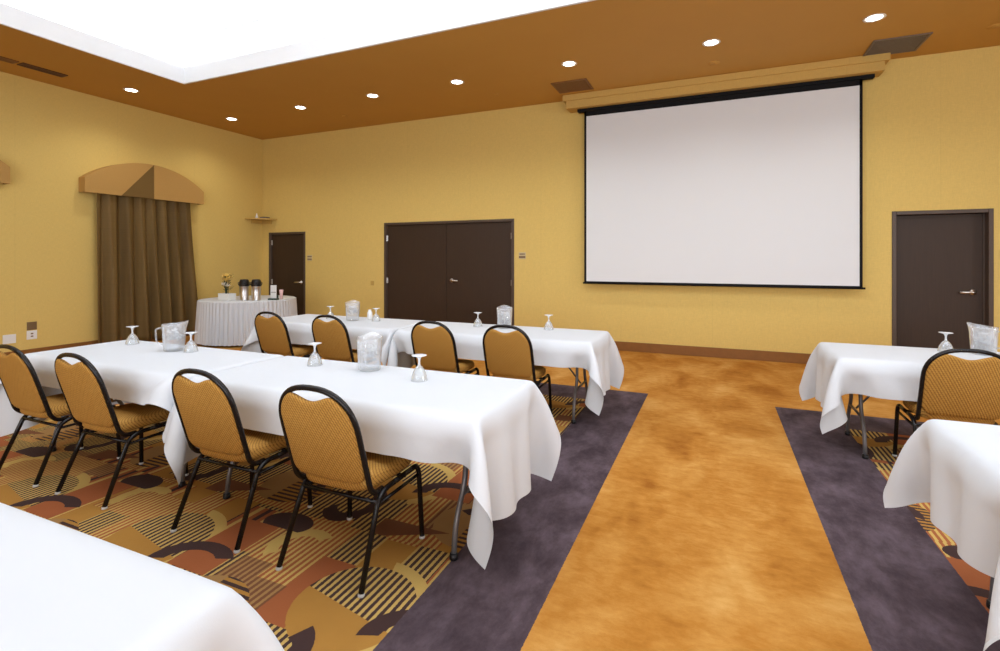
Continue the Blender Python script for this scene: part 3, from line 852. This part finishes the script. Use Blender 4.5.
# ------------------------------------------------------------------ round table
RX, RY, RR = -7.877, 6.63, .80
root = empty('round_table', (RX, RY, 0)); tag(root, 'round folding table hidden under a pleated white skirt', 'table')
bm = BM(); lathe(bm, [(0, .72), (RR-.03, .72), (RR-.02, .735), (RR-.03, .75), (0, .75)], 48); mesh_obj('tabletop', bm, M['table_top'], root)
for a in range(4):
    an = PI/4+a*PI/2; bm = BM(); tube(bm, [(.55*math.cos(an), .55*math.sin(an), 0), (.5*math.cos(an), .5*math.sin(an), .72)], .014, 8); mesh_obj('leg', bm, M['leg_grey'], root, True)
root = empty('table_skirt', (RX, RY, 0)); tag(root, 'white cloth with pleated skirt on the round table', 'tablecloth')
bm = BM(); lathe(bm, [(0, .765), (RR-.012, .765), (RR, .758), (RR+.004, .735)], 96); mesh_obj('top_cloth', bm, M['cloth'], root, True)
bm = BM(); seg = 720; R_ = []
for z in (.755, .70, .6, .45, .3, .15, .035):
    s = (.755-z)/.72; rg = []
    for k in range(seg):
        a = 2*PI*k/seg; pl = (.006+.016*s)*math.sin(a*70+.7*math.sin(a*9))+.010*s*math.sin(a*23+1)
        r = RR+.006+.022*s+pl; rg.append(bm.verts.new((r*math.cos(a), r*math.sin(a), z)))
    R_.append(rg)
for a, b in zip(R_, R_[1:]):
    for k in range(seg): bm.faces.new((a[k], a[(k+1) % seg], b[(k+1) % seg], b[k]))
mesh_obj('pleated_skirt', bm, M['skirt'], root, True)
# things on it
RZ = .766
def airpot():
    root = empty('airpot', (0, 0, 0))
    bm = BM(); lathe(bm, [(0, 0), (.072, 0), (.078, .004), (.078, .01), (.075, .014), (.075, .24), (.078, .25), (0, .25)], 32); mesh_obj('steel_body', bm, M['steel'], root, True)
    bm = BM(); lathe(bm, [(.076, .245), (.084, .25), (.086, .275), (.082, .30), (.073, .345), (.066, .352), (.062, .366), (0, .370)], 32)
    box(bm, -.02, .02, -.125, -.07, .29, .325, .008, 2); mesh_obj('black_lid', bm, M['black_plastic'], root, True)
    bm = BM(); tube(bm, [(-.03, -.118, .292), (-.03, -.118, .255)], .009, 8); bmesh.ops.translate(bm, verts=bm.verts, vec=(.03, 0, 0)); mesh_obj('spout', bm, M['black_plastic'], root, True)
    bm = BM(); tube(bm, fillet([(-.086, 0, .27), (-.10, .03, .31), (-.0, .095, .33), (.10, .03, .31), (.086, 0, .27)], .05), .006, 8); mesh_obj('carry_handle', bm, M['black_plastic'], root, True)
    return root
a0 = airpot(); a0.location = (-7.559, 6.273, RZ); a0.rotation_euler[2] = .9; tag(a0, 'steel airpot with black lid, left of the pair, next to the flowers', 'airpot', 'coffee airpots')
a1 = dup(a0, (-7.367, 6.356, RZ), .9); tag(a1, 'steel airpot with black lid, right of the pair, nearer the cards', 'airpot', 'coffee airpots')
# flower planter
root = empty('flower_arrangement', (-7.88, 6.19, RZ)); tag(root, 'yellow and white flowers in a low white square planter', 'flowers')
bm = BM()
prism(bm, [(-.125, 0), (.125, 0), (.14, .12), (.125, .12), (.112, .02), (-.112, .02), (-.125, .12), (-.14, .12)], -.07, .07, 'y'); box(bm, -.13, .13, -.075, -.06, 0, .12, .003, 1); box(bm, -.13, .13, .06, .075, 0, .12, .003, 1)
mesh_obj('planter', bm, M['white_plastic'], root)
rng = random.Random(5)
heads = [(-.02, 0, .40, 'y', .075), (.035, .01, .37, 'y', .07), (-.05, -.01, .36, 'y', .055), (.01, -.03, .34, 'y', .05), (-.03, -.02, .26, 'w', .06), (.02, -.01, .24, 'w', .045), (-.06, .01, .25, 'w', .04)]
for k, (x, y, z, c_, r) in enumerate(heads):
    r *= 1.5
    bm = BM(); tube(bm, fillet([(x*.3, y, .03), (x*.5, y, z*.5), (x, y, z-.01)], .04), .005, 6); st = mesh_obj('stem', bm, M['green_dark'], root, True)
    bm = BM()
    for q in range(3):
        for p in range(6):
            an = p*PI/3+q*.5; el = .25+q*.45; rr = r*(1-q*.22)
            d = Vector((math.cos(an)*math.cos(el), math.sin(an)*math.cos(el), math.sin(el))); s_ = Vector((-math.sin(an), math.cos(an), 0))
            o_ = Vector((x, y, z)); pts = [o_, o_+d*rr*.5+s_*rr*.28, o_+d*rr+s_*rr*.1+Vector((0, 0, .01)), o_+d*rr-s_*rr*.1+Vector((0, 0, .01)), o_+d*rr*.5-s_*rr*.28]
            bm.faces.new([bm.verts.new(v) for v in pts])
    mesh_obj('blossom', bm, M['petal_yellow'] if c_ == 'y' else M['petal_white'], st)
bm = BM()
for k in range(60):
    an = rng.random()*2*PI; z = .12+rng.random()*.3; rr = .03+rng.random()*.09; L = .05+rng.random()*.05
    o_ = Vector((rr*.5*math.cos(an), rr*.4*math.sin(an), z)); d = Vector((math.cos(an), math.sin(an)*.7, .6)).normalized(); s_ = Vector((-math.sin(an), math.cos(an), 0))
    bm.faces.new([bm.verts.new(v) for v in (o_, o_+d*L*.5+s_*.009, o_+d*L, o_+d*L*.5-s_*.009)])
tube(bm, [(.0, 0, .1), (-.09, .0, .40)], .003, 5); tube(bm, [(.0, 0, .1), (-.12, .01, .33)], .003, 5)
mesh_obj('foliage', bm, M['green_dark'], root)
# card rack + creamer cup
root = empty('card_rack', (-7.172, 6.549, RZ), .3); tag(root, 'dark rack holding a white card on the round table', 'card rack')
bm = BM(); box(bm, -.08, .08, -.05, .05, 0, .03, .004, 1); box(bm, -.07, .07, .02, .045, .03, .08, .004, 1); mesh_obj('rack_base', bm, M['teal_dark'], root)
bm = BM(); box(bm, -.055, .055, -.002, .004, .03, .26, .0015, 1); o = mesh_obj('card', bm, M['white_plastic'], root)
bm = BM(); box(bm, -.045, .045, -.0035, -.002, .13, .14); mesh_obj('printed_stripe', bm, M['grille_grey'], o)
bm = BM(); lathe(bm, [(0, 0), (.022, 0), (.026, .09), (.036, .17), (.033, .17), (.02, .05), (0, .04)], 18)
tag(mesh_obj('paper_cup_stack', bm, M['pink'], smooth=True, loc=(-7.16, 6.71, RZ)), 'pale pink tapered cup right of the white card on the round table', 'cup')

# ------------------------------------------------------------------ lights
def area(name, loc, rot, sx, sy, power, color=(1, 1, 1)):
    l = bpy.data.lights.new(name, 'AREA'); l.shape = 'RECTANGLE'; l.size = sx; l.size_y = sy; l.energy = power; l.color = color
    o = bpy.data.objects.new(name, l); COL.objects.link(o); o.location = loc; o.rotation_euler = rot; return o
TM = ((TX0+TX1)/2, (TY0+TY1)/2)
area('tray_fill', (TM[0], 2.1, 5.28), (0, 0, 0), 10.5, 3.6, 290, (.86, .96, 1.08))  # added downward panel, strengthens the light bounced from the coves
# cove strips behind the lip, shining up and inward
area('cove_light_front', (TM[0], TY1+.2, ZC+.12), (math.radians(180-25), 0, 0), 14, .12, 110, (.86, .96, 1.08))
area('cove_light_left', (TX0-.2, TM[1], ZC+.12), (0, math.radians(180-25), 0), .12, 8, 75, (.86, .96, 1.05))
area('room_fill', (1.0, -5.6, 2.3), (math.radians(98), 0, 0), 12, 3.2, 600, (.86, .95, 1.09))  # added fill behind the camera, no fixture stands there
area('side_fill', (8.9, 1.6, 1.9), (0, math.radians(90), math.radians(30)), 2.6, 7, 400, (.86, .95, 1.09))  # added fill out of view, lightens faces turned to the right
for x, y in LP:
    l = bpy.data.lights.new('downlight_beam', 'SPOT'); l.energy = 48; l.spot_size = math.radians(135); l.spot_blend = .9; l.shadow_soft_size = .09; l.color = (.98, .95, .86)
    o = bpy.data.objects.new('downlight_beam', l); COL.objects.link(o); o.location = (x, y, ZC-.03)
w = bpy.data.worlds.new('world'); SC.world = w; w.use_nodes = True
w.node_tree.nodes['Background'].inputs[0].default_value = (.8, .85, 1, 1); w.node_tree.nodes['Background'].inputs[1].default_value = .3

# ------------------------------------------------------------------ camera
cd = bpy.data.cameras.new('camera'); cam = bpy.data.objects.new('camera', cd); COL.objects.link(cam)
cd.sensor_fit = 'HORIZONTAL'; cd.sensor_width = 36; cd.lens = 501.29/1000*36; cd.shift_y = -.0672
cam.location = (0, 0, 1.5); cam.rotation_euler = (PI/2, 0, math.radians(23.283)); cd.clip_start = .05
SC.camera = cam
SC.view_settings.view_transform = 'Standard'; SC.view_settings.look = 'None'
SC.view_settings.exposure = 0; SC.view_settings.gamma = 1
